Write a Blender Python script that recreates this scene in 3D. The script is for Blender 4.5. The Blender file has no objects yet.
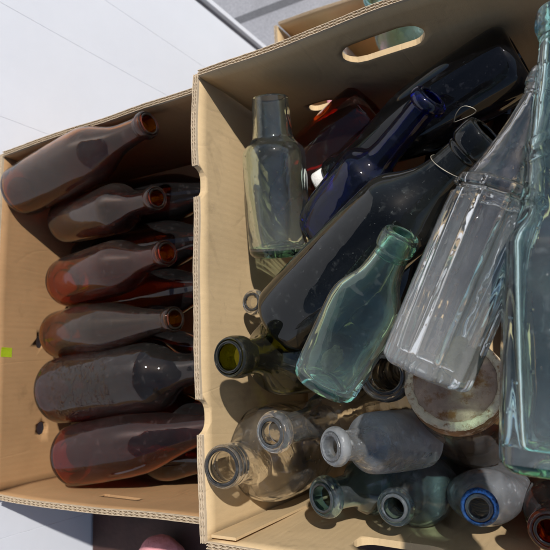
import bpy, bmesh, math, random
from mathutils import Vector, Matrix, noise

random.seed(7)
S = bpy.context.scene
COL = S.collection
PI = math.pi
H = 0.62                                    # camera height above the table top

# ------------------------------------------------------------------ camera
XW = Vector((0.862, -0.107, -0.495)); XW.normalize()
YW = Vector((-0.0355, -0.988, 0.152)); YW = (YW - XW * XW.dot(YW)).normalized()
ZW = XW.cross(YW)
F = 600.0

def at(px, py, z):
    """world point at height z on the sight line through a photo pixel (550 px photo)"""
    d = Vector(((px - 275) / F, (py - 275) / F, 1.0))
    w = Vector((XW.dot(d), YW.dot(d), ZW.dot(d)))
    t = (z - H) / w.z
    return Vector((0, 0, H)) + w * t

def depth(p):
    q = p - Vector((0, 0, H))
    return XW.z * q.x + YW.z * q.y + ZW.z * q.z

cam_d = bpy.data.cameras.new('camera'); cam = bpy.data.objects.new('camera', cam_d); COL.objects.link(cam)
cam_d.sensor_width = 36; cam_d.lens = 36 * F / 550
cam_d.clip_start = 0.01; cam_d.clip_end = 500
R = Matrix(((XW.x, -XW.y, -XW.z), (YW.x, -YW.y, -YW.z), (ZW.x, -ZW.y, -ZW.z)))
cam.matrix_world = Matrix.Translation((0, 0, H)) @ R.to_4x4()
cam_d.dof.use_dof = True; cam_d.dof.focus_distance = 0.43; cam_d.dof.aperture_fstop = 18
S.camera = cam

# ------------------------------------------------------------------ light
SUN = Vector((0.62, 0.56, 1.0)).normalized()
world = bpy.data.worlds.new('World'); S.world = world; world.use_nodes = True
nt = world.node_tree
sky = nt.nodes.new('ShaderNodeTexSky'); sky.sky_type = 'NISHITA'; sky.sun_disc = False
sky.sun_elevation = math.asin(SUN.z); sky.sun_rotation = math.atan2(SUN.x, SUN.y)
bg = nt.nodes['Background']; bg.inputs[1].default_value = 0.062
nt.links.new(sky.outputs[0], bg.inputs[0])
sl = bpy.data.lights.new('sun', 'SUN'); sl.energy = 3.3; sl.angle = math.radians(1.0); sl.color = (1, .965, .915)
so = bpy.data.objects.new('sun', sl); COL.objects.link(so); so.location = SUN * 5
so.rotation_euler = SUN.to_track_quat('Z', 'Y').to_euler()
S.view_settings.view_transform = 'Standard'; S.view_settings.look = 'None'
S.view_settings.gamma = 1; S.view_settings.exposure = 0.54
S.render.engine = 'CYCLES'
cy = S.cycles
cy.max_bounces = 14; cy.transmission_bounces = 14; cy.glossy_bounces = 5; cy.diffuse_bounces = 4; cy.transparent_max_bounces = 24
cy.caustics_refractive = True; cy.caustics_reflective = False; cy.blur_glossy = 1.2
cy.sample_clamp_indirect = 4.0; cy.sample_clamp_direct = 0
cy.use_denoising = True; cy.use_adaptive_sampling = True; cy.adaptive_threshold = 0.04; cy.adaptive_min_samples = 24

# ------------------------------------------------------------------ material helpers
def mat(name):
    m = bpy.data.materials.new(name); m.use_nodes = True
    n = m.node_tree; n.nodes.clear()
    out = n.nodes.new('ShaderNodeOutputMaterial')
    return m, n, out

def nd(n, t, **kw):
    x = n.nodes.new(t)
    for k, v in kw.items():
        if k.startswith('i_'):
            key = k[2:].replace('_', ' ')
            x.inputs[int(key) if key.isdigit() else key].default_value = v
        else:
            setattr(x, k, v)
    return x

def rgba(c): return (c[0], c[1], c[2], 1)

def ramp(n, stops, src, interp='LINEAR'):
    r = n.nodes.new('ShaderNodeValToRGB'); r.color_ramp.interpolation = interp
    e = r.color_ramp.elements
    while len(e) < len(stops): e.new(0.5)
    for el, (p, c) in zip(e, stops):
        el.position = p; el.color = rgba(c) if not isinstance(c, (int, float)) else (c, c, c, 1)
    n.links.new(src, r.inputs[0]); return r

def noise_n(n, co, scale, detail=4, rough=0.55, dist=0.0):
    t = nd(n, 'ShaderNodeTexNoise'); t.inputs['Scale'].default_value = scale
    t.inputs['Detail'].default_value = detail; t.inputs['Roughness'].default_value = rough
    t.inputs['Distortion'].default_value = dist
    n.links.new(co, t.inputs['Vector']); return t

def mix_col(n, a, b, fac, mode='MIX'):
    m = nd(n, 'ShaderNodeMix', data_type='RGBA', blend_type=mode)
    for s, v in ((6, a), (7, b)):
        if hasattr(v, 'is_output'): n.links.new(v, m.inputs[s])
        else: m.inputs[s].default_value = rgba(v)
    if hasattr(fac, 'is_output'): n.links.new(fac, m.inputs[0])
    else: m.inputs[0].default_value = fac
    return m.outputs[2]

def mth(n, op, a, b=0.0):
    m = nd(n, 'ShaderNodeMath', operation=op)
    for i, v in enumerate((a, b)):
        if hasattr(v, 'is_output'): n.links.new(v, m.inputs[i])
        else: m.inputs[i].default_value = v
    return m.outputs[0]

def glass(name, col, dust=0.25, **kw):
    return (glass_surface(name, col, dust, **kw), glass_surface(name + '_inside', col, 0.0, **{**kw, 'frost': 0.0, 'emboss': None, 'fine': 0, 'residue': None}))

def glass_surface(name, col, dust=0.25, dust_col=(.42, .42, .46), rough=0.0, bump=0.25, bump_scale=38, frost=0.0, ior=1.48, streak=1.0, fine=0.05, speck=0.03, residue=None, seeds=0.03, emboss=None):
    """tinted bottle glass: wavy old surface, film of dust and smears, a few scuffs"""
    m, n, out = mat(name)
    tc = nd(n, 'ShaderNodeTexCoord'); oi = nd(n, 'ShaderNodeObjectInfo')
    add = nd(n, 'ShaderNodeVectorMath', operation='ADD')
    n.links.new(tc.outputs['Object'], add.inputs[0])
    sc = nd(n, 'ShaderNodeVectorMath', operation='SCALE'); sc.inputs[0].default_value = (3.1, 5.7, 2.3)
    n.links.new(oi.outputs['Random'], sc.inputs['Scale']); n.links.new(sc.outputs[0], add.inputs[1])
    co = add.outputs[0]
    # surface waviness + seeds
    w1 = noise_n(n, co, bump_scale, 1, 0.5)
    hgt = w1.outputs[0]
    if fine:
        w2 = noise_n(n, co, bump_scale * 7, 0, 0.5)
        hgt = mth(n, 'ADD', hgt, mth(n, 'MULTIPLY', w2.outputs[0], fine))
        vo = nd(n, 'ShaderNodeTexVoronoi'); vo.inputs['Scale'].default_value = 150; n.links.new(co, vo.inputs['Vector'])
        sd = ramp(n, [(0.0, 1.0), (0.15, 0.0)], vo.outputs['Distance'])
        hgt = mth(n, 'ADD', hgt, mth(n, 'MULTIPLY', sd.outputs[0], seeds))
    if emboss:
        z0, z1, amt = emboss
        sp = nd(n, 'ShaderNodeSeparateXYZ'); n.links.new(tc.outputs['Object'], sp.inputs[0])
        msk = mth(n, 'MULTIPLY', mth(n, 'GREATER_THAN', sp.outputs[2], z0), mth(n, 'LESS_THAN', sp.outputs[2], z1))
        em = ramp(n, [(0.54, 0.0), (0.60, 1.0)], noise_n(n, co, 150, 2, 0.5, 1.2).outputs[0])
        hgt = mth(n, 'ADD', hgt, mth(n, 'MULTIPLY', mth(n, 'MULTIPLY', em.outputs[0], msk), amt))
    bp = nd(n, 'ShaderNodeBump'); bp.inputs['Strength'].default_value = bump; bp.inputs['Distance'].default_value = 0.004
    n.links.new(hgt, bp.inputs['Height'])
    g = nd(n, 'ShaderNodeBsdfPrincipled'); g.inputs['Transmission Weight'].default_value = 1.0; g.inputs['IOR'].default_value = ior
    g.inputs['Base Color'].default_value = rgba(tuple(c * c for c in col))   # the tint is taken at each of the two surfaces
    n.links.new(bp.outputs[0], g.inputs['Normal'])
    if not dust:
        g.inputs['Roughness'].default_value = rough * .5
        n.links.new(g.outputs[0], out.inputs[0]); return m
    # grime: smears stretched along the bottle
    mp = nd(n, 'ShaderNodeMapping'); mp.inputs['Scale'].default_value = (1, 1, 0.35 if streak else 1)
    n.links.new(co, mp.inputs['Vector'])
    s1 = noise_n(n, mp.outputs[0], 26, 3, 0.62, 0.6)
    s2 = noise_n(n, co, 140, 2, 0.6)
    s3 = noise_n(n, co, 520, 1, 0.6)
    r1 = ramp(n, [(0.36, 0.30), (0.72, 1.0)], s1.outputs[0])
    r2 = ramp(n, [(0.60, 0.0), (0.74, 1.0)], s2.outputs[0])
    r3 = ramp(n, [(0.70, 0.0), (0.80, 1.0)], s3.outputs[0])
    f = mth(n, 'MULTIPLY', r1.outputs[0], dust)
    f = mth(n, 'ADD', f, mth(n, 'MULTIPLY', r2.outputs[0], (0.02 + dust * 0.7) if dust else 0.0))
    f = mth(n, 'ADD', f, mth(n, 'MULTIPLY', r3.outputs[0], (speck + dust * 0.5) if dust else 0.0))
    if residue:
        zr, amt = residue
        sp2 = nd(n, 'ShaderNodeSeparateXYZ'); n.links.new(tc.outputs['Object'], sp2.inputs[0])
        wob = mth(n, 'ADD', mth(n, 'DIVIDE', sp2.outputs[2], zr), mth(n, 'MULTIPLY', mth(n, 'SUBTRACT', s1.outputs[0], 0.5), 1.3))
        film = ramp(n, [(0.0, 1.0), (1.0, 0.0)], wob)
        f = mth(n, 'ADD', f, mth(n, 'MULTIPLY', film.outputs[0], amt))
    f = mth(n, 'MINIMUM', f, 0.9)
    rr = mth(n, 'ADD', mth(n, 'MULTIPLY', r1.outputs[0], 0.05 + frost * 0.5), rough)
    n.links.new(rr, g.inputs['Roughness'])
    d = nd(n, 'ShaderNodeBsdfPrincipled'); d.inputs['Roughness'].default_value = 0.55
    d.inputs['Base Color'].default_value = rgba(dust_col); d.inputs['Specular IOR Level'].default_value = 0.3
    mx = nd(n, 'ShaderNodeMixShader')
    n.links.new(f, mx.inputs[0]); n.links.new(g.outputs[0], mx.inputs[1]); n.links.new(d.outputs[0], mx.inputs[2])
    n.links.new(mx.outputs[0], out.inputs[0])
    return m

def plain(name, col, rough=0.6, var=0.25, scale=30, bump=0.2, metallic=0.0, spec=0.4, dirt=None):
    m, n, out = mat(name)
    tc = nd(n, 'ShaderNodeTexCoord')
    a = noise_n(n, tc.outputs['Object'], scale, 6, 0.6)
    b = noise_n(n, tc.outputs['Object'], scale * 9, 3, 0.6)
    r = ramp(n, [(0.3, tuple(c * (1 - var) for c in col)), (0.7, tuple(min(1, c * (1 + var)) for c in col))], a.outputs[0])
    c = r.outputs[0]
    if dirt:
        rd = ramp(n, [(0.52, 0.0), (0.66, 1.0)], noise_n(n, tc.outputs['Object'], scale * 2.3, 6, 0.65).outputs[0])
        c = mix_col(n, c, dirt, rd.outputs[0])
    p = nd(n, 'ShaderNodeBsdfPrincipled'); n.links.new(c, p.inputs['Base Color'])
    p.inputs['Roughness'].default_value = rough; p.inputs['Metallic'].default_value = metallic
    p.inputs['Specular IOR Level'].default_value = spec
    bp = nd(n, 'ShaderNodeBump'); bp.inputs['Strength'].default_value = bump; bp.inputs['Distance'].default_value = 0.002
    n.links.new(mth(n, 'ADD', a.outputs[0], b.outputs[0]), bp.inputs['Height']); n.links.new(bp.outputs[0], p.inputs['Normal'])
    n.links.new(p.outputs[0], out.inputs[0])
    return m

def cardboard(name, col, flute_axis=0):
    """kraft liner: fibres, faint corrugation showing through, scuffs, creases and damp marks"""
    m, n, out = mat(name)
    tc = nd(n, 'ShaderNodeTexCoord'); co = tc.outputs['Object']
    big = noise_n(n, co, 9, 5, 0.6, 0.4)
    mp = nd(n, 'ShaderNodeMapping'); mp.inputs['Scale'].default_value = (9, 1.2, 1) if flute_axis == 0 else (1.2, 9, 1)
    n.links.new(co, mp.inputs['Vector'])
    fib = noise_n(n, mp.outputs[0], 170, 5, 0.75)
    fine = noise_n(n, co, 900, 2, 0.6)
    c1 = ramp(n, [(0.25, tuple(c * 0.84 for c in col)), (0.75, tuple(min(1, c * 1.10) for c in col))], big.outputs[0]).outputs[0]
    c2 = ramp(n, [(0.3, 0.95), (0.7, 1.04)], fib.outputs[0]).outputs[0]
    c = mix_col(n, c1, c2, 1.0, 'MULTIPLY')
    st = ramp(n, [(0.60, 0.0), (0.70, 1.0)], noise_n(n, co, 16, 6, 0.65, 0.8).outputs[0])
    c = mix_col(n, c, tuple(x * 0.62 for x in col), mth(n, 'MULTIPLY', st.outputs[0], 0.6))
    sf = ramp(n, [(0.66, 0.0), (0.72, 1.0)], noise_n(n, mp.outputs[0], 45, 4, 0.7).outputs[0])
    c = mix_col(n, c, tuple(min(1, x * 1.35) for x in col), mth(n, 'MULTIPLY', sf.outputs[0], 0.35))
    wv = nd(n, 'ShaderNodeTexWave', wave_type='BANDS', bands_direction='X')
    wv.inputs['Scale'].default_value = 46; wv.inputs['Distortion'].default_value = 0.6; wv.inputs['Detail'].default_value = 1
    n.links.new(co, wv.inputs['Vector'])
    wr = noise_n(n, co, 20, 3, 0.5, 0.5)
    mc = nd(n, 'ShaderNodeMapping'); mc.inputs['Scale'].default_value = (7, 1, 1.5); mc.inputs['Rotation'].default_value = (0, .12, 0)
    n.links.new(co, mc.inputs['Vector'])
    cr = ramp(n, [(0.485, 0.0), (0.5, 1.0), (0.515, 0.0)], noise_n(n, mc.outputs[0], 2.6, 1, 0.3, 0.1).outputs[0])
    h = mth(n, 'ADD', mth(n, 'MULTIPLY', wv.outputs[0], 0.025), mth(n, 'MULTIPLY', wr.outputs[0], 0.30))
    h = mth(n, 'ADD', h, mth(n, 'MULTIPLY', cr.outputs[0], -0.05))
    h = mth(n, 'ADD', h, mth(n, 'MULTIPLY', fine.outputs[0], 0.05))
    bp = nd(n, 'ShaderNodeBump'); bp.inputs['Strength'].default_value = 0.45; bp.inputs['Distance'].default_value = 0.006
    n.links.new(h, bp.inputs['Height'])
    p = nd(n, 'ShaderNodeBsdfPrincipled'); n.links.new(c, p.inputs['Base Color'])
    p.inputs['Roughness'].default_value = 0.78; p.inputs['Specular IOR Level'].default_value = 0.25
    n.links.new(bp.outputs[0], p.inputs['Normal']); n.links.new(p.outputs[0], out.inputs[0])
    return m

M = {}
M['card'] = cardboard('kraft_cardboard', (.56, .405, .225))
M['card_left'] = cardboard('kraft_cardboard_amber_lit', (.355, .205, .095))  # kraft colour with the amber light of the bottles mixed in
M['card_pale'] = cardboard('kraft_cut_edge', (.54, .43, .30))
M['flute'] = cardboard('kraft_flute', (.44, .33, .21))
M['card_dark'] = cardboard('brown_cardboard', (.33, .20, .12))
M['amber'] = glass('amber_glass', (0.68, 0.39, 0.055), dust=0.045, dust_col=(.40, .34, .30), ior=1.42, bump=.16, fine=.02, speck=.05)
M['amber_embossed'] = glass('embossed_amber_glass', (0.48, 0.23, 0.03), dust=0.035, dust_col=(.40, .37, .34), ior=1.41, bump=.4, emboss=(.03, .125, 1.6), speck=.10, fine=.02)
M['amber_dark'] = glass('dark_amber_glass', (0.42, 0.18, 0.02), dust=0.03, dust_col=(.36, .33, .33), ior=1.46, bump=.22, fine=.02)
M['amber_purple'] = glass('purplish_brown_glass', (0.7, 0.29, 0.11), dust=0.04, dust_col=(.40, .27, .25), ior=1.38, bump=.16, fine=.02, speck=.05)
M['redbrown'] = glass('red_brown_glass', (0.74, 0.24, 0.05), dust=0.03, dust_col=(.40, .25, .20))
M['black'] = glass('black_glass', (0.05, 0.05, 0.12), dust=0.014, dust_col=(.34, .35, .42), bump=.10, ior=1.42, speck=.05, fine=.012)
M['black_green'] = glass('black_green_glass', (0.08, 0.09, 0.08), dust=0.025, dust_col=(.40, .43, .41), bump=.10, ior=1.42, speck=.10, fine=.012)
M['cobalt'] = glass('cobalt_glass', (0.055, 0.085, 0.62), dust=0.015, dust_col=(.26, .30, .45), ior=1.44, bump=.3, fine=.02)
M['olive'] = glass('olive_glass', (.50, .52, .18), dust=0.03, dust_col=(.38, .37, .30))
M['teal'] = glass('dark_teal_glass', (0.6, 0.75, 0.78), dust=0.10, dust_col=(.42, .48, .51), bump=.35, fine=.04)
M['blue_pale'] = glass('pale_blue_glass', (0.88, 0.95, 0.97), dust=0.24, dust_col=(.48, .54, .58), bump=.4, fine=.04)
M['aqua'] = glass('aqua_glass', (0.86, 0.975, 0.955), dust=0.03, dust_col=(.56, .63, .64), bump=.32, fine=.04, seeds=.20, residue=(.05, .08))
M['aqua_flask'] = glass('aqua_flask_glass', (0.8, 0.945, 0.885), dust=0.045, dust_col=(.50, .58, .54), bump=.30, fine=.03, seeds=.14, residue=(.05, .10))
M['green_pale'] = glass('pale_green_glass', (0.91, 0.965, 0.94), dust=0.035, dust_col=(.48, .51, .48), bump=.36, fine=.04, seeds=.28, residue=(.07, .08))
M['clear'] = glass('clear_glass', (0.985, 0.99, 0.98), dust=0.025, dust_col=(.74, .75, .73), bump=.34, bump_scale=60, fine=.05, seeds=.22, residue=(.10, .17))
M['clear_dusty'] = glass('dusty_clear_glass', (0.98, 0.975, 0.96), dust=0.08, dust_col=(.62, .61, .58), bump=.34, fine=.04, seeds=.15, residue=(.06, .16))
M['frosted'] = glass('frosted_glass', (.90, .92, .94), dust=0.34, dust_col=(.60, .62, .63), frost=0.5, rough=0.12, bump=.5, bump_scale=90, fine=.12, speck=.12)
M['frosted_thin'] = glass('hazed_flask_glass', (0.88, 0.91, 0.94), dust=0.26, dust_col=(.50, .53, .57), frost=0.25, rough=0.05, bump=.5, bump_scale=60, fine=.03)
M['amber_clear'] = glass('bright_amber_glass', (0.58, 0.22, 0.02), dust=0.03, dust_col=(.40, .36, .34))
M['olive_dark'] = glass('deep_olive_glass', (.22, .24, .08), dust=0.04, dust_col=(.34, .35, .28))
M['amber_red'] = glass('red_amber_glass', (0.76, 0.38, 0.07), dust=0.035, dust_col=(.40, .32, .27), ior=1.38, bump=.16, fine=.02, speck=.05)
M['amber_olive'] = glass('olive_amber_glass', (0.66, 0.41, 0.07), dust=0.045, dust_col=(.40, .36, .30), ior=1.39, bump=.16, fine=.02, speck=.05)
M['aqua_lit'] = glass('lit_look_aqua_glass', (.76, .95, .94), dust=0.35, dust_col=(.42, .66, .66), bump=.3)  # thick pale aqua film gives the bottle a painted sunlit look
M['aqua_base'] = glass('aqua_thick_base_glass', (0.32, 0.82, 0.68), dust=0.03, dust_col=(.45, .65, .58), bump=.3)
M['green_base'] = glass('green_thick_base_glass', (.50, .82, .70), dust=0.03, dust_col=(.40, .60, .52), bump=.3)
M['iris'] = plain('iridescent_blue_rim', (.045, .19, .55), rough=0.2, var=.8, scale=230, bump=.3, metallic=.5, spec=.8, dirt=(.02, .035, .10))
M['dirt'] = plain('dried_silt', (.40, .31, .20), rough=0.9, var=.35, scale=60, bump=.6)
M['cork'] = plain('old_cork', (.42, .33, .17), rough=0.85, var=.3, scale=120, bump=.5)
M['stone'] = plain('snail_shell', (.34, .22, .12), rough=0.7, var=.4, scale=140, bump=.4)
M['stopper'] = plain('chalky_stopper', (.72, .70, .67), rough=0.8, var=.12, scale=90, bump=.5)
M['rust'] = plain('rusty_lid', (.36, .225, .15), rough=0.75, var=.35, scale=40, bump=.6, dirt=(.22, .09, .025))
M['rustrim'] = plain('rusty_rim', (.30, .15, .06), rough=0.8, var=.5, scale=60, bump=.7, dirt=(.55, .42, .28))
M['whitering'] = plain('perished_white_seal', (.64, .49, .32), rough=0.8, var=.2, scale=90, bump=.6, dirt=(.30, .14, .06))
M['wire'] = plain('dull_wire', (.36, .32, .25), rough=0.45, var=.2, scale=200, metallic=.6)
M['sticker'] = plain('lime_sticker', (.62, .78, .03), rough=0.5, var=.05)
M['pink'] = plain('pink_cloth', (.62, .27, .30), rough=0.9, var=.15, scale=40, bump=.5)
M['yellow'] = plain('yellow_paper', (.80, .66, .10), rough=0.6, var=.1)
M['paper'] = plain('crumpled_paper', (.46, .44, .42), rough=0.85, var=.25, scale=50, bump=.6)
M['table'] = plain('dark_stained_wood', (.050, .022, .018), rough=0.7, var=.4, scale=18, bump=.3)
M['clearfilm'] = glass('crinkled_film', (.95, .95, .95), dust=0.10, dust_col=(.5, .5, .5), bump=1.0, bump_scale=160)

def white_panel():
    m, n, out = mat('white_painted_panel')
    tc = nd(n, 'ShaderNodeTexCoord'); co = tc.outputs['Object']
    a = noise_n(n, co, 5, 6, 0.6); b = noise_n(n, co, 70, 4, 0.6)
    r = ramp(n, [(0.3, (.71, .735, .79)), (0.7, (.755, .78, .835))], a.outputs[0])
    d = ramp(n, [(0.66, 0.0), (0.80, 1.0)], noise_n(n, co, 13, 7, 0.7).outputs[0])
    c = mix_col(n, r.outputs[0], (.60, .60, .60), mth(n, 'MULTIPLY', d.outputs[0], 0.25))
    p = nd(n, 'ShaderNodeBsdfPrincipled'); n.links.new(c, p.inputs['Base Color']); p.inputs['Roughness'].default_value = 0.45
    bp = nd(n, 'ShaderNodeBump'); bp.inputs['Strength'].default_value = .12; bp.inputs['Distance'].default_value = .002
    n.links.new(b.outputs[0], bp.inputs['Height']); n.links.new(bp.outputs[0], p.inputs['Normal'])
    n.links.new(p.outputs[0], out.inputs[0]); return m
M['white'] = white_panel()

def ground_mat():
    m, n, out = mat('grey_paving')
    tc = nd(n, 'ShaderNodeTexCoord'); co = tc.outputs['Object']
    br = nd(n, 'ShaderNodeTexBrick'); br.offset = 0.5
    br.inputs['Scale'].default_value = 1.0; br.inputs['Mortar Size'].default_value = 0.012
    br.inputs['Brick Width'].default_value = 0.9; br.inputs['Row Height'].default_value = 0.45
    br.inputs['Color1'].default_value = (.30, .30, .32, 1); br.inputs['Color2'].default_value = (.36, .36, .38, 1)
    br.inputs['Mortar'].default_value = (.13, .13, .14, 1)
    n.links.new(co, br.inputs['Vector'])
    a = noise_n(n, co, 6, 6, 0.65); b = noise_n(n, co, 160, 4, 0.7)
    c = mix_col(n, br.outputs[0], ramp(n, [(.3, .8), (.7, 1.1)], a.outputs[0]).outputs[0], 1, 'MULTIPLY')
    c = mix_col(n, c, ramp(n, [(.3, .8), (.7, 1.15)], b.outputs[0]).outputs[0], 1, 'MULTIPLY')
    p = nd(n, 'ShaderNodeBsdfPrincipled'); n.links.new(c, p.inputs['Base Color']); p.inputs['Roughness'].default_value = .85
    bp = nd(n, 'ShaderNodeBump'); bp.inputs['Strength'].default_value = .4; bp.inputs['Distance'].default_value = .004
    n.links.new(b.outputs[0], bp.inputs['Height']); n.links.new(bp.outputs[0], p.inputs['Normal'])
    n.links.new(p.outputs[0], out.inputs[0]); return m
M['ground'] = ground_mat()

# ------------------------------------------------------------------ object helpers
def link(name, me, m, parent=None):
    o = bpy.data.objects.new(name, me); COL.objects.link(o)
    for x in (m if isinstance(m, (list, tuple)) else [m]): me.materials.append(x)
    if parent is not None: o.parent = parent
    return o

def obj(name, bm, m, parent=None, smooth=False):
    me = bpy.data.meshes.new(name)
    bmesh.ops.recalc_face_normals(bm, faces=bm.faces[:])
    bm.to_mesh(me); bm.free()
    if smooth: me.polygons.foreach_set('use_smooth', [True] * len(me.polygons))
    return link(name, me, m, parent)

def tag(o, label, cat, group=None, kind=None):
    o['label'] = label; o['category'] = cat
    if group: o['group'] = group
    if kind: o['kind'] = kind
    return o

def thing(name, label, cat, loc, quat=None, group=None):
    o = bpy.data.objects.new(name, None); COL.objects.link(o)
    o.empty_display_size = 0.02; o.location = loc
    if quat: o.rotation_mode = 'QUATERNION'; o.rotation_quaternion = quat
    return tag(o, label, cat, group)

def add_box(bm, lo, hi):
    vs = [bm.verts.new((x, y, z)) for x in (lo[0], hi[0]) for y in (lo[1], hi[1]) for z in (lo[2], hi[2])]
    for f in ((0, 1, 3, 2), (4, 6, 7, 5), (0, 4, 5, 1), (2, 3, 7, 6), (0, 2, 6, 4), (1, 5, 7, 3)):
        bm.faces.new([vs[i] for i in f])

def chaikin(pts, it=2, closed=False):
    for _ in range(it):
        q = [] if closed else [pts[0]]
        rng = range(len(pts)) if closed else range(len(pts) - 1)
        for i in rng:
            a, b = pts[i], pts[(i + 1) % len(pts)]
            q.append(tuple(a[k] * .75 + b[k] * .25 for k in range(len(a))))
            q.append(tuple(a[k] * .25 + b[k] * .75 for k in range(len(a))))
        if not closed: q.append(pts[-1])
        pts = q
    return pts

def shape_fn(kind, th):
    """cross-section radius (factor) by angle"""
    c, s = math.cos(th), math.sin(th)
    if kind == 'round': return 1, 1
    if kind == 'oval': return 1, 0.56
    if kind == 'flask': return 1, 0.50
    if kind == 'square':
        n = 7; f = (abs(c) ** n + abs(s) ** n) ** (-1 / n); return f, f
    if kind == 'octagon':
        a = (th + PI / 8) % (PI / 4) - PI / 8; f = min(math.cos(PI / 8) / math.cos(a) * 1.03, 1.0) * 1.0; return f, f
    if kind == 'fluted':
        a = (th + PI / 10) % (PI / 5) - PI / 10
        f = math.cos(PI / 10) / math.cos(a) + 0.080 * max(0, math.cos(a * 10 + PI)) ** 4 ; return f, f
    return 1, 1

def lathe(bm, prof, nseg=64, shape='round', wfn=None, inner_from=None, base_to=0):
    """revolve [(r, z)]; first and last points may have r = 0; wfn(z) morphs from round to shape"""
    rings = []
    for r, z in prof:
        if r < 1e-6: rings.append([bm.verts.new((0, 0, z))]); continue
        w = wfn(z) if wfn else 1
        ring = []
        for k in range(nseg):
            th = 2 * PI * k / nseg
            fx, fy = shape_fn(shape, th)
            fx = 1 + (fx - 1) * w; fy = 1 + (fy - 1) * w
            ring.append(bm.verts.new((r * fx * math.cos(th), r * fy * math.sin(th), z)))
        rings.append(ring)
    for i, (a, b) in enumerate(zip(rings, rings[1:])):
        if len(a) == 1 and len(b) == 1: continue
        mi = 1 if inner_from is not None and i >= inner_from else (2 if i < base_to else 0)
        for k in range(nseg):
            k2 = (k + 1) % nseg
            if len(a) == 1: f = bm.faces.new((a[0], b[k], b[k2]))
            elif len(b) == 1: f = bm.faces.new((a[k], b[0], a[k2]))
            else: f = bm.faces.new((a[k], b[k], b[k2], a[k2]))
            f.material_index = mi
    return rings

# outer profiles: (fraction of the length from the base, radius / body radius)
PROF = {
    'beer':   [(0.02, .92), (0.05, 1.0), (.55, 1.0), (.63, .93), (.72, .66), (.80, .46), (.92, .38), (1.0, .36)],
    'stout':  [(0.02, .92), (0.05, 1.0), (.60, 1.0), (.66, .95), (.72, .72), (.80, .48), (.92, .40), (1.0, .37)],
    'wine':   [(0.02, .92), (0.05, 1.0), (.62, 1.0), (.68, .93), (.74, .62), (.80, .42), (.93, .37), (1.0, .36)],
    'hock':   [(0.02, .92), (0.05, 1.0), (.45, 1.0), (.58, .86), (.72, .60), (.86, .42), (.95, .37), (1.0, .36)],
    'medicine': [(0.02, .92), (0.05, 1.0), (.62, 1.0), (.68, .97), (.73, .72), (.76, .62), (.96, .58), (1.0, .57)],
    'poison': [(0.02, .92), (0.05, 1.0), (.45, 1.0), (.52, .93), (.56, .60), (.60, .43), (.92, .40), (1.0, .40)],
    'flask':  [(0.02, .88), (0.05, .97), (.48, 1.0), (.60, .97), (.68, .76), (.75, .54), (.92, .40), (1.0, .38)],
    'sauce':  [(0.012, .95), (0.03, 1.0), (.565, 1.0), (.575, .93), (.580, .86), (.588, .86), (.594, 1.0), (.606, 1.02), (.618, 1.0), (.624, .88), (.64, .85), (.68, .72), (.80, .48), (.92, .36), (1.0, .34)],
    'panel':  [(0.012, .95), (0.025, 1.0), (.44, 1.0), (.46, .97), (.50, .80), (.54, .73), (.60, .70), (.63, .66), (.64, .70), (.66, .62), (.68, .66), (.70, .58), (.90, .40), (1.0, .38)],
    'jug':    [(0.02, .85), (0.06, .97), (.50, 1.0), (.62, .93), (.72, .62), (.77, .40), (.90, .34), (1.0, .34)],
    'vial':   [(0.02, .92), (0.05, 1.0), (.58, 1.0), (.66, .90), (.72, .60), (.78, .48), (.94, .44), (1.0, .44)],
    'jar':    [(0.02, .92), (0.05, 1.0), (.80, 1.0), (.87, .95), (.90, .86), (1.0, .84)],
    'ovalflask': [(0.02, .85), (0.06, .97), (.50, 1.0), (.66, .90), (.76, .60), (.81, .34), (.92, .29), (1.0, .29)],
    'squat':  [(0.02, .90), (0.05, 1.0), (.52, 1.0), (.62, .92), (.69, .64), (.75, .47), (.93, .42), (1.0, .42)],
}
LIPS = {  # ring shapes round the neck: (height below the mouth as a fraction of neck radius, extra radius)
    'crown': [(-.02, .16), (.30, .24), (.62, .22), (.78, .10), (.95, .10), (1.10, .03)],
    'collar': [(-.02, .18), (.35, .30), (1.15, .32), (1.30, .12), (1.55, .16), (1.75, .02)],
    'roll': [(-.02, .20), (.25, .38), (.60, .40), (.85, .22), (.95, .02)],
    'flat': [(-.02, .30), (.18, .46), (.48, .46), (.62, .06)],
    'screw': [(-.02, .08), (.22, .16), (.36, .05), (.60, .16), (.74, .05), (.98, .16), (1.12, .04)],
}

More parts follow.
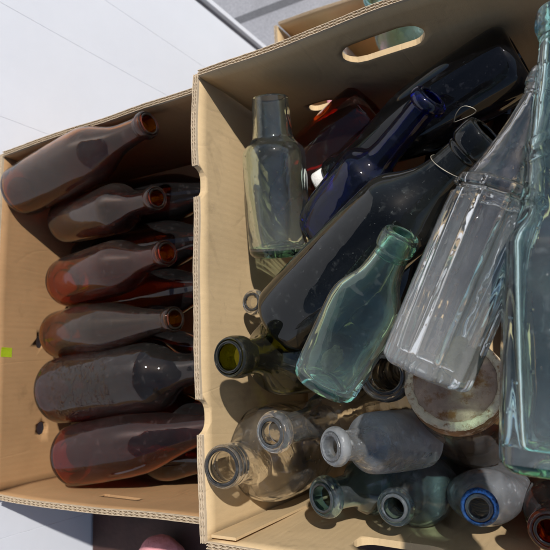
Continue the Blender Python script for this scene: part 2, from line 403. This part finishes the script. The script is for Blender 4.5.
def bottle(name, label, mp, bp, hw, prof, m, cat='bottle', group=None, shape='round', roll=0, lip='crown', thick=0.0028,
           punt=0.35, lip_mat=None, nseg=64, base_mat=None, base_h=.007, world_pts=False):
    """hollow glass bottle from base point to mouth point; hw = half width of its body in photo pixels (or metres)"""
    Mo = Vector(mp) if world_pts else at(*mp)
    Ba = Vector(bp) if world_pts else at(*bp)
    ax = Mo - Ba; L = ax.length
    Rb = hw if hw < 1 else hw * depth((Mo + Ba) / 2) / F
    zx = ax.normalized(); vw = (Vector((0, 0, H)) - (Mo + Ba) / 2).normalized()
    xx = zx.cross(vw).normalized(); yy = zx.cross(xx)
    q = Matrix((xx, yy, zx)).transposed().to_quaternion() @ Matrix.Rotation(roll, 4, 'Z').to_quaternion()
    t = thing(name, label, cat, Ba, q, group)
    side = [(r * Rb, s * L) for s, r in PROF[prof]]
    heel = [(Rb * .55, 0.0), (Rb * .80, 0.0)]
    outer = chaikin(heel + side, 3)
    dome = [(0, Rb * punt), (Rb * .25, Rb * punt * .92), (Rb * .45, Rb * punt * .5)]
    outer = chaikin(dome + [outer[0]], 2)[:-1] + outer
    zb = thick * 1.6
    ins = [(max(r - thick, .002), z) for r, z in side if z > zb + .004]
    ins = [(Rb * .55, zb + thick), (Rb * .86 - thick, zb + thick * 1.2)] + ins
    ins = chaikin(ins, 3)
    ind = chaikin([(0, Rb * punt + thick * 1.4), (Rb * .25, Rb * punt * .92 + thick * 1.4), (Rb * .43, Rb * punt * .5 + thick * 1.6), ins[0]], 2)[:-1]
    inner = ind + ins
    ro = outer[-1][0]; ri = inner[-1][0]
    rimtop = [(ro - thick * .12, L + thick * .30), ((ro + ri) / 2, L + thick * .48), (ri + thick * .12, L + thick * .30)]
    full = outer + rimtop + inner[::-1]
    zs0 = None
    ps = PROF[prof]
    # body ends where the profile first drops below 0.9 (past the base)
    send = next((s for s, r in ps if s > .3 and r < .90), .6)
    s1 = send * L; s0 = max(s for s, r in ps if s < send and r >= .97) * L
    def w(z):
        if shape == 'round': return 0
        x = min(1, max(0, (z - s0) / max(s1 - s0 + .015, 1e-4))); return 1 - x * x * (3 - 2 * x)
    nb = sum(1 for r, z in outer[:len(outer) // 2] if z < base_h or r < Rb * .5) if base_mat else 0
    bm = bmesh.new(); lathe(bm, full, nseg, shape, w, len(outer) + 2, nb)
    b = obj('body', bm, (*m, base_mat) if base_mat else m, t, True)
    if lip:
        lp = [(ro + .00008, L - LIPS[lip][-1][0] * ro)]
        pts = [(ro + e * ro, L - h * ro) for h, e in LIPS[lip]]
        ring = [(ro + .00008, L + .02 * ro)] + pts + lp
        ring = chaikin(ring, 2, closed=True)
        bm = bmesh.new(); lathe(bm, ring + [ring[0]], nseg)
        bmesh.ops.remove_doubles(bm, verts=bm.verts[:], dist=1e-7)
        obj('lip', bm, lip_mat or m[0], t, True)
    t['_R'] = Rb; t['_L'] = L
    return t

def tube_mesh(pts, r, n=8, closed=False):
    bm = bmesh.new(); rings = []
    N = len(pts)
    for i, p in enumerate(pts):
        p = Vector(p)
        a = Vector(pts[(i - 1) % N] if closed or i > 0 else pts[i]); b = Vector(pts[(i + 1) % N] if closed or i < N - 1 else pts[i])
        d = (b - a).normalized(); u = d.orthogonal().normalized(); v = d.cross(u)
        if rings:
            # keep the frame from twisting
            pu = rings[-1][1]; u = (pu - d * pu.dot(d)).normalized(); v = d.cross(u)
        rings.append(([bm.verts.new(p + (u * math.cos(2 * PI * k / n) + v * math.sin(2 * PI * k / n)) * r) for k in range(n)], u))
    R_ = [x[0] for x in rings]
    for a, b in list(zip(R_, R_[1:])) + ([(R_[-1], R_[0])] if closed else []):
        for k in range(n): bm.faces.new((a[k], a[(k + 1) % n], b[(k + 1) % n], b[k]))
    if not closed: bm.faces.new(R_[0][::-1]); bm.faces.new(R_[-1])
    return bm

def lump(rx, ry, rz, seed, amp=.25, freq=1.6, sub=4):
    bm = bmesh.new(); bmesh.ops.create_icosphere(bm, subdivisions=sub, radius=1)
    for v in bm.verts:
        k = 1 + amp * noise.fractal(v.co * freq + Vector((seed, seed * 2.1, 0)), .7, 2.1, 4)
        v.co = Vector((v.co.x * rx * k, v.co.y * ry * k, v.co.z * rz * k))
    return bm

# ------------------------------------------------------------------ setting
bm = bmesh.new()
for x, y in ((-60, -60), (60, -60), (60, 60), (-60, 60)): bm.verts.new((x, y, 0))
bm.faces.new(bm.verts[:])
g = obj('ground', bm, M['ground']); g.location = (0, 0, -0.60); g['kind'] = 'structure'

# white boarded wall with vertical grooves beside the boxes
WX = -0.668
wall = thing('panel_wall', 'white painted board wall with thin grooves beside the amber bottle box', 'wall', (WX, 0, -0.6))
seams = [-2.2]
for px, py in ((0, 539), (0, 116), (0, 2), (105, 0)):
    d = Vector(((px - 275) / F, (py - 275) / F, 1)); w_ = Vector((XW.dot(d), YW.dot(d)))
    seams.append(w_.y * WX / w_.x)
d = Vector(((195 - 275) / F, -275 / F, 1)); yend = YW.dot(d) * WX / XW.dot(d)
seams = sorted(seams + [yend])
for a, b in zip(seams, seams[1:]):
    bm = bmesh.new(); add_box(bm, (-.03, a + .00005, 0), (0, b - .00005, 1.31))
    bmesh.ops.bevel(bm, geom=[e for e in bm.edges if abs(e.verts[0].co.z - e.verts[1].co.z) > .8], offset=.0003, segments=1, affect='EDGES')
    obj('board', bm, M['white'], wall)
bm = bmesh.new(); add_box(bm, (-.045, seams[0], 0), (-.031, yend, 1.31)); obj('backing', bm, M['white'], wall)
bm = bmesh.new(); add_box(bm, (-.045, yend + .001, 0), (-.012, yend + .022, 1.31)); obj('edge_strip', bm, plain('grey_rubber_edge', (.16, .16, .18), .6), wall)
bm = bmesh.new(); add_box(bm, (-.045, yend + .023, 0), (-.002, yend + .034, 1.31)); obj('trim', bm, M['white'], wall)

# dark table under the two boxes
tb = thing('table', 'dark brown wooden table under the two bottle boxes', 'table', (-.1, -.1, -.6))
bm = bmesh.new(); add_box(bm, (WX + .003 + .1, -.75, .57), (.75, .385, .60)); bmesh.ops.bevel(bm, geom=bm.edges[:], offset=.002, segments=1, affect='EDGES')
obj('tabletop', bm, M['table'], tb)
for x in (-.50, .69):
    for y in (-.69, .33):
        bm = bmesh.new(); add_box(bm, (x - .025, y - .025, 0), (x + .025, y + .025, .5695)); obj('leg', bm, M['table'], tb)

# ------------------------------------------------------------------ cardboard boxes
def cut_mesh(o, cutters):
    for c in cutters:
        md = o.modifiers.new('cut', 'BOOLEAN'); md.operation = 'DIFFERENCE'; md.solver = 'EXACT'; md.object = c
    dg = bpy.context.evaluated_depsgraph_get(); dg.update()
    me = bpy.data.meshes.new_from_object(o.evaluated_get(dg))
    o.modifiers.clear(); old = o.data; o.data = me; me.name = o.name
    for c in cutters: bpy.data.objects.remove(c)

def stadium(u, v, hl, hh, y0=-.03, y1=.03, n=10, rag=0.0):
    pts = []
    for k in range(n + 1): a = -PI / 2 + PI * k / n; pts.append((u + hl - hh + hh * math.cos(a), v + hh * math.sin(a)))
    for k in range(n + 1): a = PI / 2 + PI * k / n; pts.append((u - hl + hh + hh * math.cos(a), v + hh * math.sin(a)))
    pts = [(a + random.uniform(-rag, rag), b + random.uniform(-rag, rag)) for a, b in pts]
    bm = bmesh.new()
    lo = [bm.verts.new((a, y0, b)) for a, b in pts]; hi = [bm.verts.new((a, y1, b)) for a, b in pts]
    k = len(pts)
    for i in range(k): bm.faces.new((lo[i], lo[(i + 1) % k], hi[(i + 1) % k], hi[i]))
    bm.faces.new(lo[::-1]); bm.faces.new(hi)
    return obj('cutter', bm, M['card'])

def panel(root, p0, p1, h0, h1, z0, lean=0.0, bulge=0.0, th=.0055, holes=(), notches=(), seed=0, rim=True, name='side_panel', mtl=None):
    """upright cardboard panel from p0 to p1 (inner face on the left of travel), rim height h0 -> h1; lean leans the rim outwards"""
    p0 = Vector((*p0, 0)); p1 = Vector((*p1, 0)); u = (p1 - p0); L = u.length; u.normalize()
    nu, nv = max(8, int(L / .012)), 14
    outw = Vector((u.y, -u.x, 0))
    rz = .0 if not rim else .0032
    def disp(a, b):
        h = h0 + (h1 - h0) * a
        s = lean * b * b + bulge * math.sin(PI * a) * math.sin(PI * min(1, b * 1.0) * .75)
        s += .0022 * noise.noise(Vector((a * L * 9 + seed * 3.3, b * 2.5, seed))) * (0.2 + b)
        zr = .0022 * noise.noise(Vector((a * L * 14 + seed * 7.7, .3, seed * 1.9))) * b
        return s, h, zr
    bm = bmesh.new(); inn, out_ = [], []
    for i in range(nu + 1):
        a = i / nu; ci, co_ = [], []
        for j in range(nv + 1):
            b = j / nv; s, h, zr = disp(a, b)
            z = z0 + (h - rz - z0) * b + zr
            # local axes: x along the panel, y outwards, z up
            ci.append(bm.verts.new((a * L, s, z))); co_.append(bm.verts.new((a * L, s + th, z)))
        inn.append(ci); out_.append(co_)
    for i in range(nu):
        for j in range(nv):
            bm.faces.new((inn[i][j], inn[i + 1][j], inn[i + 1][j + 1], inn[i][j + 1]))
            bm.faces.new((out_[i][j], out_[i][j + 1], out_[i + 1][j + 1], out_[i + 1][j]))
        f = bm.faces.new((inn[i][nv], inn[i + 1][nv], out_[i + 1][nv], out_[i][nv])); f.material_index = 1
        f = bm.faces.new((inn[i][0], out_[i][0], out_[i + 1][0], inn[i + 1][0])); f.material_index = 1
    for j in range(nv):
        bm.faces.new((inn[0][j], inn[0][j + 1], out_[0][j + 1], out_[0][j])).material_index = 1
        bm.faces.new((inn[nu][j], out_[nu][j], out_[nu][j + 1], inn[nu][j + 1])).material_index = 1
    o = obj(name, bm, [mtl or M['card'], M['card_pale']])
    cs = [stadium(*h) for h in holes]
    for (uu, hl, dp) in notches:
        h = h0 + (h1 - h0) * uu / L
        cs.append(stadium(uu, h - .001, hl, dp))
    if cs: cut_mesh(o, cs)
    for p in o.data.polygons: p.use_smooth = abs(p.normal.y) > .8
    mw = Matrix((( u.x, outw.x, 0, p0.x), (u.y, outw.y, 0, p0.y), (0, 0, 1, 0), (0, 0, 0, 1)))
    o.parent = root; o.matrix_parent_inverse = Matrix.Identity(4)
    o.matrix_basis = Matrix.Translation(-root.location) @ mw
    if rim:
        # the open corrugated edge: three paper liners with two rows of flutes between them
        segs = []; a0 = 0.0
        for (uu, hl, dp) in sorted(notches): segs.append((a0, (uu - hl) / L)); a0 = (uu + hl) / L
        segs.append((a0, 1.0))
        bm = bmesh.new()
        def strip(a_s, a_e, y_fn, step, w, drop):
            n = max(2, int((a_e - a_s) * L / step)); prev = None
            for i in range(n + 1):
                a = a_s + (a_e - a_s) * i / n; s, h, zr = disp(a, 1.0)
                top = h - drop + zr + .0005 * noise.noise(Vector((a * L * 160, y_fn(a) * 300, seed)))
                cur = [bm.verts.new((a * L, s + y_fn(a) + dy, zz)) for dy, zz in ((-w, h - rz - .001 + zr), (-w, top), (w, top), (w, h - rz - .001 + zr))]
                if prev:
                    for k in range(3): bm.faces.new((prev[k], cur[k], cur[k + 1], prev[k + 1]))
                else: bm.faces.new(cur)
                prev = cur
            bm.faces.new(prev[::-1])
        for (a_s, a_e) in segs:
            if a_e - a_s < .02: continue
            for yo in (.0003, th * .5, th - .0003): strip(a_s, a_e, lambda a, yo=yo: yo, .004, .00024, 0)
            for yo in (th * .27, th * .73):
                am = th * .5 * .5 - .0005
                strip(a_s, a_e, lambda a, yo=yo, am=am: yo + am * math.sin(a * L / .0072 * 2 * PI + seed), .0007, .00016, .0003)
        r = obj('rim', bm, M['card_pale'], o)
    return o

def base_panel(root, x0, y0, x1, y1, z0):
    bm = bmesh.new(); add_box(bm, (x0, y0, z0 + .0005), (x1, y1, z0 + .0055))
    b = obj('base', bm, M['card']); b.parent = root; b.matrix_basis = Matrix.Translation(-root.location)

# right box, tallest, full of assorted bottles
RX0, RX1, RY0, RY1, RZ = -.318, .115, -.137, .268, .200
rb = thing('cardboard_box', 'open brown cardboard box heaped with mixed clear, aqua, blue and black bottles', 'box', ((RX0 + RX1) / 2, (RY0 + RY1) / 2, 0))
base_panel(rb, RX0 - .004, RY0 - .004, RX1 + .004, RY1 + .004, 0)
th = .0055
# travel clockwise seen from above keeps the outside on the right-hand side (y outwards)
panel(rb, (RX0, RY1 + th), (RX0, RY0 - th), .200, .200, .006, lean=.002, bulge=.004, seed=1,
      notches=[(RY1 + th - .170, .0145, .011), (RY1 + th + .040, .0150, .012)])
panel(rb, (RX0, RY0), (RX1, RY0), .200, .203, .006, lean=.004, bulge=.004, seed=2,
      holes=[(-.172 - RX0, .146, .037, .0155, -.03, .03, 10, .0006)])
panel(rb, (RX1, RY0 - th), (RX1, RY1 + th), .200, .200, .006, lean=.004, seed=3)
panel(rb, (RX1, RY1), (RX0, RY1), .203, .201, .006, lean=.003, bulge=.003, seed=4,
      holes=[(RX1 + .156, .150, .037, .0165, -.03, .03, 12, .0004), (RX1 + .250, .076, .0150, .0085, -.03, .03, 10, 0)])
bm = bmesh.new(); add_box(bm, (RX0 + .0015, RY0 - .0012, .008), (RX0 + .026, RY0 + .0012, .1945))
fl = obj('corner_flap', bm, [M['card']]); fl.parent = rb; fl.matrix_basis = Matrix.Translation(-rb.location)

# left box of amber beer bottles
LX0, LX1, LY0, LY1, LZ = -.652, -.335, -.128, .272, .167
lb = thing('cardboard_box', 'shallower open cardboard box packed with dark amber beer bottles', 'box', ((LX0 + LX1) / 2, (LY0 + LY1) / 2, 0))
base_panel(lb, LX0 - .004, LY0 - .004, LX1 + .004, LY1 + .004, 0)
hl = at(42, 427, 0.098)
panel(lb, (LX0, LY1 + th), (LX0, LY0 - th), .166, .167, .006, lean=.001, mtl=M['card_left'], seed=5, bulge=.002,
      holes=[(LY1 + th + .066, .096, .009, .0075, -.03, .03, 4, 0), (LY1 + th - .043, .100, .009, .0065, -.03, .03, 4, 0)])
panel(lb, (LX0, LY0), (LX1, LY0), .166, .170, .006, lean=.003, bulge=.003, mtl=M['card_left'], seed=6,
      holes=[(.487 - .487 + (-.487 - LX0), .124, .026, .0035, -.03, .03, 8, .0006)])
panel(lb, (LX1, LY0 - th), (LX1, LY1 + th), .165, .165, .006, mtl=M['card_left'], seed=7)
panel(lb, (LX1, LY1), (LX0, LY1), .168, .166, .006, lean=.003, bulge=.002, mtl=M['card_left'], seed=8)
# the sticker follows the bowed wall it is stuck on
dg = bpy.context.evaluated_depsgraph_get(); dg.update()
bm = bmesh.new(); grid = []
for i in range(6):
    row = []
    for j in range(7):
        y = .0235 + .0115 * i / 5 + .0008 * j / 6; z = .1415 + .0150 * j / 6 - .0006 * i / 5
        hit, loc, nrm, *_ = S.ray_cast(dg, Vector((LX0 + .02, y, z)), Vector((-1, 0, 0)), distance=.05)
        x = loc.x if hit else LX0
        curl = .0014 * max(0, (i - 3) / 2) ** 2 * max(0, (j - 2) / 4)
        row.append(bm.verts.new((x + .0003 + curl, y, z)))
    grid.append(row)
for i in range(5):
    for j in range(6): bm.faces.new((grid[i][j], grid[i + 1][j], grid[i + 1][j + 1], grid[i][j + 1]))
bmesh.ops.solidify(bm, geom=bm.faces[:], thickness=-.0002)
st = obj('sticker', bm, M['sticker']); st.parent = lb; st.matrix_basis = Matrix.Translation(-lb.location); st['label'] = 'small lime green sticker'

# third box, lower down behind the right one
BX0, BX1, BY0, BY1 = -.522, .03, .31, .656
b3 = thing('cardboard_box', 'cardboard box low behind the big box, holding pink cloth and an aqua bottle', 'box', ((BX0 + BX1) / 2, (BY0 + BY1) / 2, -.6))
zt = -.33
base_panel(b3, BX0 - .004, BY0 - .004, BX1 + .004, BY1 + .004, -.6)
panel(b3, (BX0, BY1 + th), (BX0, BY0 - th), zt, zt, -.594, lean=.004, seed=9)
panel(b3, (BX0, BY0), (BX1, BY0), zt, zt, -.594, seed=10)
panel(b3, (BX1, BY0 - th), (BX1, BY1 + th), zt, zt, -.594, seed=11)
panel(b3, (BX1, BY1), (BX0, BY1), zt, zt, -.594, lean=.004, seed=12, holes=[(BX1 + .30, zt - .045, .05, .017)])

# ------------------------------------------------------------------ left box: amber bottles
GA = 'amber bottles in the left box'
bottle('beer_bottle', 'dusty amber bottle with mouth up, topmost of the left box against its back wall', (149, 124, .168), (21, 192, .142), 29, 'beer', M['amber'], group=GA)
bottle('beer_bottle', 'dusty amber bottle second from the top, sheen only on its shoulder', (157, 198, .150), (66, 222, .098), 25, 'stout', M['amber'], group=GA)
bottle('beer_bottle', 'dusty amber bottle with mouth ring lit, third from the top in the left box', (167, 253, .148), (66, 283, .098), 28, 'beer', M['amber_red'], group=GA)
bottle('beer_bottle', 'amber bottle with dark unlit mouth, fourth from the top in the left box', (175, 319, .138), (58, 335, .098), 27, 'hock', M['amber_olive'], group=GA)
bottle('beer_bottle', 'embossed brown bottle with bright streak on its shoulder, neck under the box rim', (222, 364, .105), (56, 391, .110), 36, 'wine', M['amber_embossed'], group=GA)
bottle('beer_bottle', 'purplish brown bottle lowest in the left box, beside its front wall', (226, 425, .105), (70, 456, .108), 33, 'hock', M['amber_purple'], group=GA)
low = [(.226, .205), (.158, .150), (.088, .095), (.018, .02), (-.048, -.055), (-.090, -.098)]
lows = ['hidden amber bottle under the topmost one, neck reaching the rim notch',
        'dark amber bottle lying under the second and third bottles',
        'dark amber bottle lying under the third and fourth bottles',
        'dark amber bottle lying under the fourth bottle',
        'dark amber bottle lying under the embossed bottle',
        'dark amber bottle lying under the purplish bottle by the front wall']
for i, (yb, ym) in enumerate(low):
    bottle('beer_bottle', lows[i], (-.352 - .006 * (i % 2), ym, .060 + .01 * (i % 3)), (-.640, yb, .041), .0315, 'beer', M['amber_dark'], group=GA, world_pts=True)

# ------------------------------------------------------------------ right box: lying and standing bottles
bottle('medicine_bottle', 'pale green wide-necked bottle leaning in the back left corner', (270, 99, .160), (281, 257, .128), 32, 'medicine', M['green_pale'], shape='round', lip=None, thick=.0035, roll=.4, base_mat=M['green_base'][0])
bottle('beer_bottle', 'reddish brown bottle in the shade behind the blue bottle, base up', (275, 205, .060), (378, 112, .070), 38, 'stout', M['redbrown'])
w3 = bottle('wine_bottle', 'big black bottle lying along the back wall with white stopper', (330, 176, .100), (520, 56, .120), 37, 'hock', M['black'], lip='collar')
bottle('poison_bottle', 'cobalt blue bottle with slim neck, between the two black bottles', (432, 97, .175), (320, 232, .120), 33, 'poison', M['cobalt'], lip='roll')
w5 = bottle('wine_bottle', 'big black-green bottle lying across the middle with wire round its neck', (487, 133, .225), (285, 322, .165), 45, 'wine', M['black_green'], lip='collar')
w6 = bottle('flask', 'aqua green flask with bare mouth, a snail shell inside its base', (402, 234, .265), (322, 388, .225), 38, 'flask', M['aqua_flask'], cat='flask', shape='flask', roll=0, lip='collar', thick=.0032, base_mat=M['green_base'][0])
w7 = bottle('sauce_bottle', 'tall clear fluted bottle lying on top with ribbed sides and collar', (551, 72, .275), (423, 376, .285), 44, 'sauce', M['clear'], shape='fluted', lip='collar', thick=.0036, nseg=120, roll=.2)
w8 = bottle('panel_bottle', 'large aqua panelled square bottle cut off by the right edge', (560, 10, .280), (556, 476, .300), 50, 'panel', M['aqua'], shape='square', lip='collar', thick=.0042, nseg=96, roll=.12, base_mat=M['aqua_base'][0], base_h=.0045)
# standing on the floor of the box, mouths up
def stand(name, label, mp, bpx, hw, prof, m, z0=.0065, **kw):
    Mo = at(*mp); Ba = at(bpx[0], bpx[1], z0)
    return bottle(name, label, Mo, Ba, hw, prof, m, world_pts=True, **kw)
stand('wine_bottle', 'olive green bottle standing by the left wall, dark lip facing left', (229, 357, .222), (350, 352), .037, 'wine', M['olive'], lip='collar')
stand('vial', 'small clear bottle with only its round lip showing above the olive bottle', (252, 302, .150), (322, 312), .020, 'vial', M['clear_dusty'], lip='roll')
stand('jug', 'round clear jug with threaded neck standing in the front left corner', (222, 467, .205), (310, 440), .046, 'jug', M['clear_dusty'], cat='jug', lip='screw', thick=.003)
stand('medicine_bottle', 'clear bottle with broad plain mouth, right of the threaded jug neck', (271, 433, .225), (400, 402), .026, 'vial', M['clear_dusty'], lip='roll', thick=.003)
stand('vial', 'frosted sea-worn bottle with thick pale mouth, in front of the jug', (331, 447, .215), (424, 438), .0235, 'vial', M['frosted'], z0=.125, lip='roll', thick=.003)
stand('squat_bottle', 'dark teal bottle standing by the front wall with blue-black lip', (322, 498, .160), (432, 466), .028, 'vial', M['teal'], lip='roll', thick=.003)
stand('squat_bottle', 'pale blue-green round bottle between the teal bottle and the frosted flask', (394, 508, .150), (440, 472), .032, 'jug', M['blue_pale'], lip='roll', lip_mat=M['teal'][0], thick=.003)
stand('flask', 'frosted oval flask with shimmering blue mouth, standing by the front wall', (479, 508, .150), (494, 480), .034, 'ovalflask', M['frosted_thin'], cat='flask', shape='oval', roll=.6, lip='roll', lip_mat=M['iris'], thick=.003)
stand('beer_bottle', 'small amber bottle in the bottom right corner, mouth up', (549, 531, .160), (560, 494), .024, 'squat', M['amber_clear'], lip='roll')
stand('jar', 'clear jar with open round mouth under the fluted bottle', (384, 375, .172), (420, 366), .0185, 'jar', M['clear_dusty'], cat='jar', lip='roll', thick=.003)
# filler bottles deeper in the heap, added to hide bright sunlit floor
DEEP = [('beer_bottle', 'small black bottle lying deep under the aqua flask, over the olive bottle', at(424, 214, .105), at(370, 334, .108), .025, 'hock', 'black_green'),
        ('beer_bottle', 'brown bottle lying deep between the rusty jar and the front row', at(512, 432, .050), at(420, 452, .040), .030, 'stout', 'amber_dark'),
        ('wine_bottle', 'dark olive bottle lying deep in the heap between the aqua flask and the fluted bottle', at(445, 130, .055), at(410, 362, .045), .038, 'wine', 'olive_dark'),
        ('beer_bottle', 'brown bottle lying deep in the heap under the fluted bottle', at(505, 105, .055), at(482, 300, .048), .034, 'stout', 'amber_dark'),
        ('beer_bottle', 'dark brown bottle lying deep under the foot of the aqua panelled bottle', (-.045, .145, .050), (-.055, -.088, .045), .033, 'stout', 'amber_dark'),
        ('wine_bottle', 'black bottle lying deep in the heap under the aqua panelled bottle', (.085, .16, .125), (.055, -.085, .060), .034, 'hock', 'black_green')]
for nm, lab, mp, bp, hw, pr, mk in DEEP:
    bottle(nm, lab, mp, bp, hw, pr, M[mk], world_pts=True, lip='crown')

# rusty lidded jar
jt, jb = at(455, 384, .160), at(474, 430, .045)
ja = (jt - jb).normalized()
jr = thing('jar', 'round brown-stained jar with rusty lid and white seal ring', 'jar', jb, ja.to_track_quat('Z', 'Y'))
Lj = (jt - jb).length; Rj = .0370
pf = [(Rj * r, s * Lj) for s, r in [(0, .7), (.02, .92), (.06, 1), (.80, 1.02), (.88, .98), (.93, .92), (1.0, .90)]]
o_ = chaikin([(0, .003)] + pf, 2); i_ = [(max(r - .003, 0), max(z, .006)) for r, z in o_]
bm = bmesh.new(); lathe(bm, o_ + i_[::-1], 64, 'round', None, len(o_)); obj('body', bm, glass('brown_stained_glass', (.80, .66, .50), dust=.22, dust_col=(.36, .26, .18)), jr, True)
bm = bmesh.new(); lathe(bm, [(Rj * .965, Lj - .012), (Rj * .99, Lj - .010), (Rj * .99, Lj + .002), (Rj * .93, Lj + .0045), (Rj * .90, Lj + .0046), (Rj * .90, Lj - .012), (Rj * .965, Lj - .012)], 72)
obj('band', bm, M['rustrim'], jr, True)
tor = [(Rj * .905 + .0032 * math.cos(a), Lj + .0052 + .0022 * math.sin(a)) for a in [2 * PI * k / 12 for k in range(13)]]
bm = bmesh.new(); lathe(bm, tor, 96)
for v in bm.verts: v.co += Vector((noise.noise(v.co * 220), noise.noise(v.co * 220 + Vector((9, 0, 0))), noise.noise(v.co * 300))) * .0009
obj('seal', bm, M['whitering'], jr, True)
bm = bmesh.new(); lathe(bm, [(0, Lj + .0035), (Rj * .4, Lj + .0042), (Rj * .78, Lj + .0036), (Rj * .83, Lj + .0052), (Rj * .865, Lj + .0030), (Rj * .865, Lj - .001), (0, Lj - .001)], 72)
obj('lid', bm, M['rust'], jr, True)

# stopper in the back black bottle, wire on the black ones, foil on the front black bottle
def local_part(root, name, bm, m, smooth=True): return obj(name, bm, m, root, smooth)
L3, R3 = w3['_L'], w3['_R']
bm = bmesh.new(); lathe(bm, [(0, L3 - .012), (.0085, L3 - .012), (.0088, L3 + .003), (.0110, L3 + .004), (.0112, L3 + .014), (.0105, L3 + .0155), (0, L3 + .016)], 40)
for v in bm.verts: v.co += Vector((noise.noise(v.co * 160), noise.noise(v.co * 160 + Vector((5, 0, 0))), noise.noise(v.co * 200))) * .0006
local_part(w3, 'stopper', bm, M['stopper'])
L5, R5 = w5['_L'], w5['_R']
wp = chaikin([at(x, y, z) for x, y, z in ((454, 122, .187), (456, 113, .195), (463, 105, .200), (474, 108, .198), (477, 112, .195), (468, 117, .190), (455, 122, .186))], 2)
wl = obj('wire_loop', tube_mesh(wp, .00036, 6), M['wire'], None, True)
tag(wl, 'thin twisted wire loop lying on the black bottle by the back wall', 'wire')
# wire on front black bottle neck
pts = []
for k in range(40):
    a = 2 * PI * k / 40; pts.append((R5 * .43 * math.cos(a), R5 * .43 * math.sin(a), L5 - .032 + .004 * math.cos(a)))
local_part(w5, 'wire', tube_mesh(pts, .00034, 6, True), M['wire'])

# things inside bottles
L7, R7 = w7['_L'], w7['_R']
bm = bmesh.new(); lathe(bm, [(0, 0), (.0095, 0), (.0105, .002), (.0098, .016), (.0085, .018), (0, .018)], 32)
for v in bm.verts: v.co += Vector((noise.noise(v.co * 150), noise.noise(v.co * 150 + Vector((3, 1, 0))), 0)) * .0012
ck = obj('cork', bm, M['cork'], None, True); tag(ck, 'crumbling brown cork lying inside the base of the clear fluted bottle', 'cork')
ck.matrix_world = Matrix.Translation(w7.location + (w7.rotation_quaternion @ Vector((.008, .004, .018)))) @ Matrix.Rotation(.9, 4, 'Y') @ Matrix.Rotation(.5, 4, 'X')
bm = lump(.010, .0065, .0065, 3, .3, 1.3)
sn = obj('snail_shell', bm, M['stone'], None, True); tag(sn, 'tan snail shell lying inside the base of the aqua flask', 'shell')
sn.matrix_world = Matrix.Translation(w6.location + (w6.rotation_quaternion @ Vector((-.003, 0, .026)))) @ Matrix.Rotation(.8, 4, 'Z')

# sunlight passes through the paler bottles on to the cardboard
sl.cycles.is_caustics_light = True
for o in bpy.data.objects:
    if o.type != 'MESH': continue
    names = [x.name for x in o.data.materials if x]
    kinds = ('kraft', 'frosted_glass', 'hazed', 'pale_blue', 'rusty', 'perished')
    if any(x.startswith(kinds) for x in names) and not o.name.startswith('lip'): o.cycles.is_caustics_receiver = True
    pale = ('clear_glass', 'dusty_clear', 'pale', 'aqua', 'hazed', 'olive', 'dark_teal')
    if o.name.startswith('body') and any(x.startswith(pale) for x in names): o.cycles.is_caustics_caster = True
# ------------------------------------------------------------------ around the boxes
# contents of the low box behind
bm = lump(.055, .09, .07, 2, .25, 1.8, 5)
pk = obj('cloth', bm, M['pink'], None, True); pk.location = (-.415, .455, -.44); tag(pk, 'crumpled pink cloth inside the low box, seen through the small hole', 'cloth')
bottle('glass_bottle', 'aqua bottle standing in the low box behind, seen through the hand hole', at(374, -3, -.17), at(424, 74, -.50), .040, 'beer', M['aqua_lit'], world_pts=True, lip='crown', thick=.004)
bm = lump(.026, .020, .128, 5, .14, 2.2, 5); pp = obj('packing_paper', bm, M['paper']); q_ = at(318, 33, -.338); pp.location = (q_.x, q_.y - .004, -.462)
tag(pp, 'crumpled grey packing paper stuffed in the corner of the low box behind', 'paper')
bm = bmesh.new(); add_box(bm, (-.03, -.02, -.002), (.03, .02, .002)); yc = obj('price_card', bm, M['yellow']); yc.matrix_world = Matrix.Translation(at(432, -2, -.33)) @ Matrix.Rotation(.5, 4, 'X')
tag(yc, 'small yellow card on the low box at the top edge', 'card')
# on the table in front of the left box
bm = lump(.034, .024, .020, 8, .09, .9, 5); pb = obj('cloth', bm, M['pink'], None, True); pb.location = at(162, 556, .024); tag(pb, 'dusky pink cloth bundle on the dark table below the left box', 'cloth')
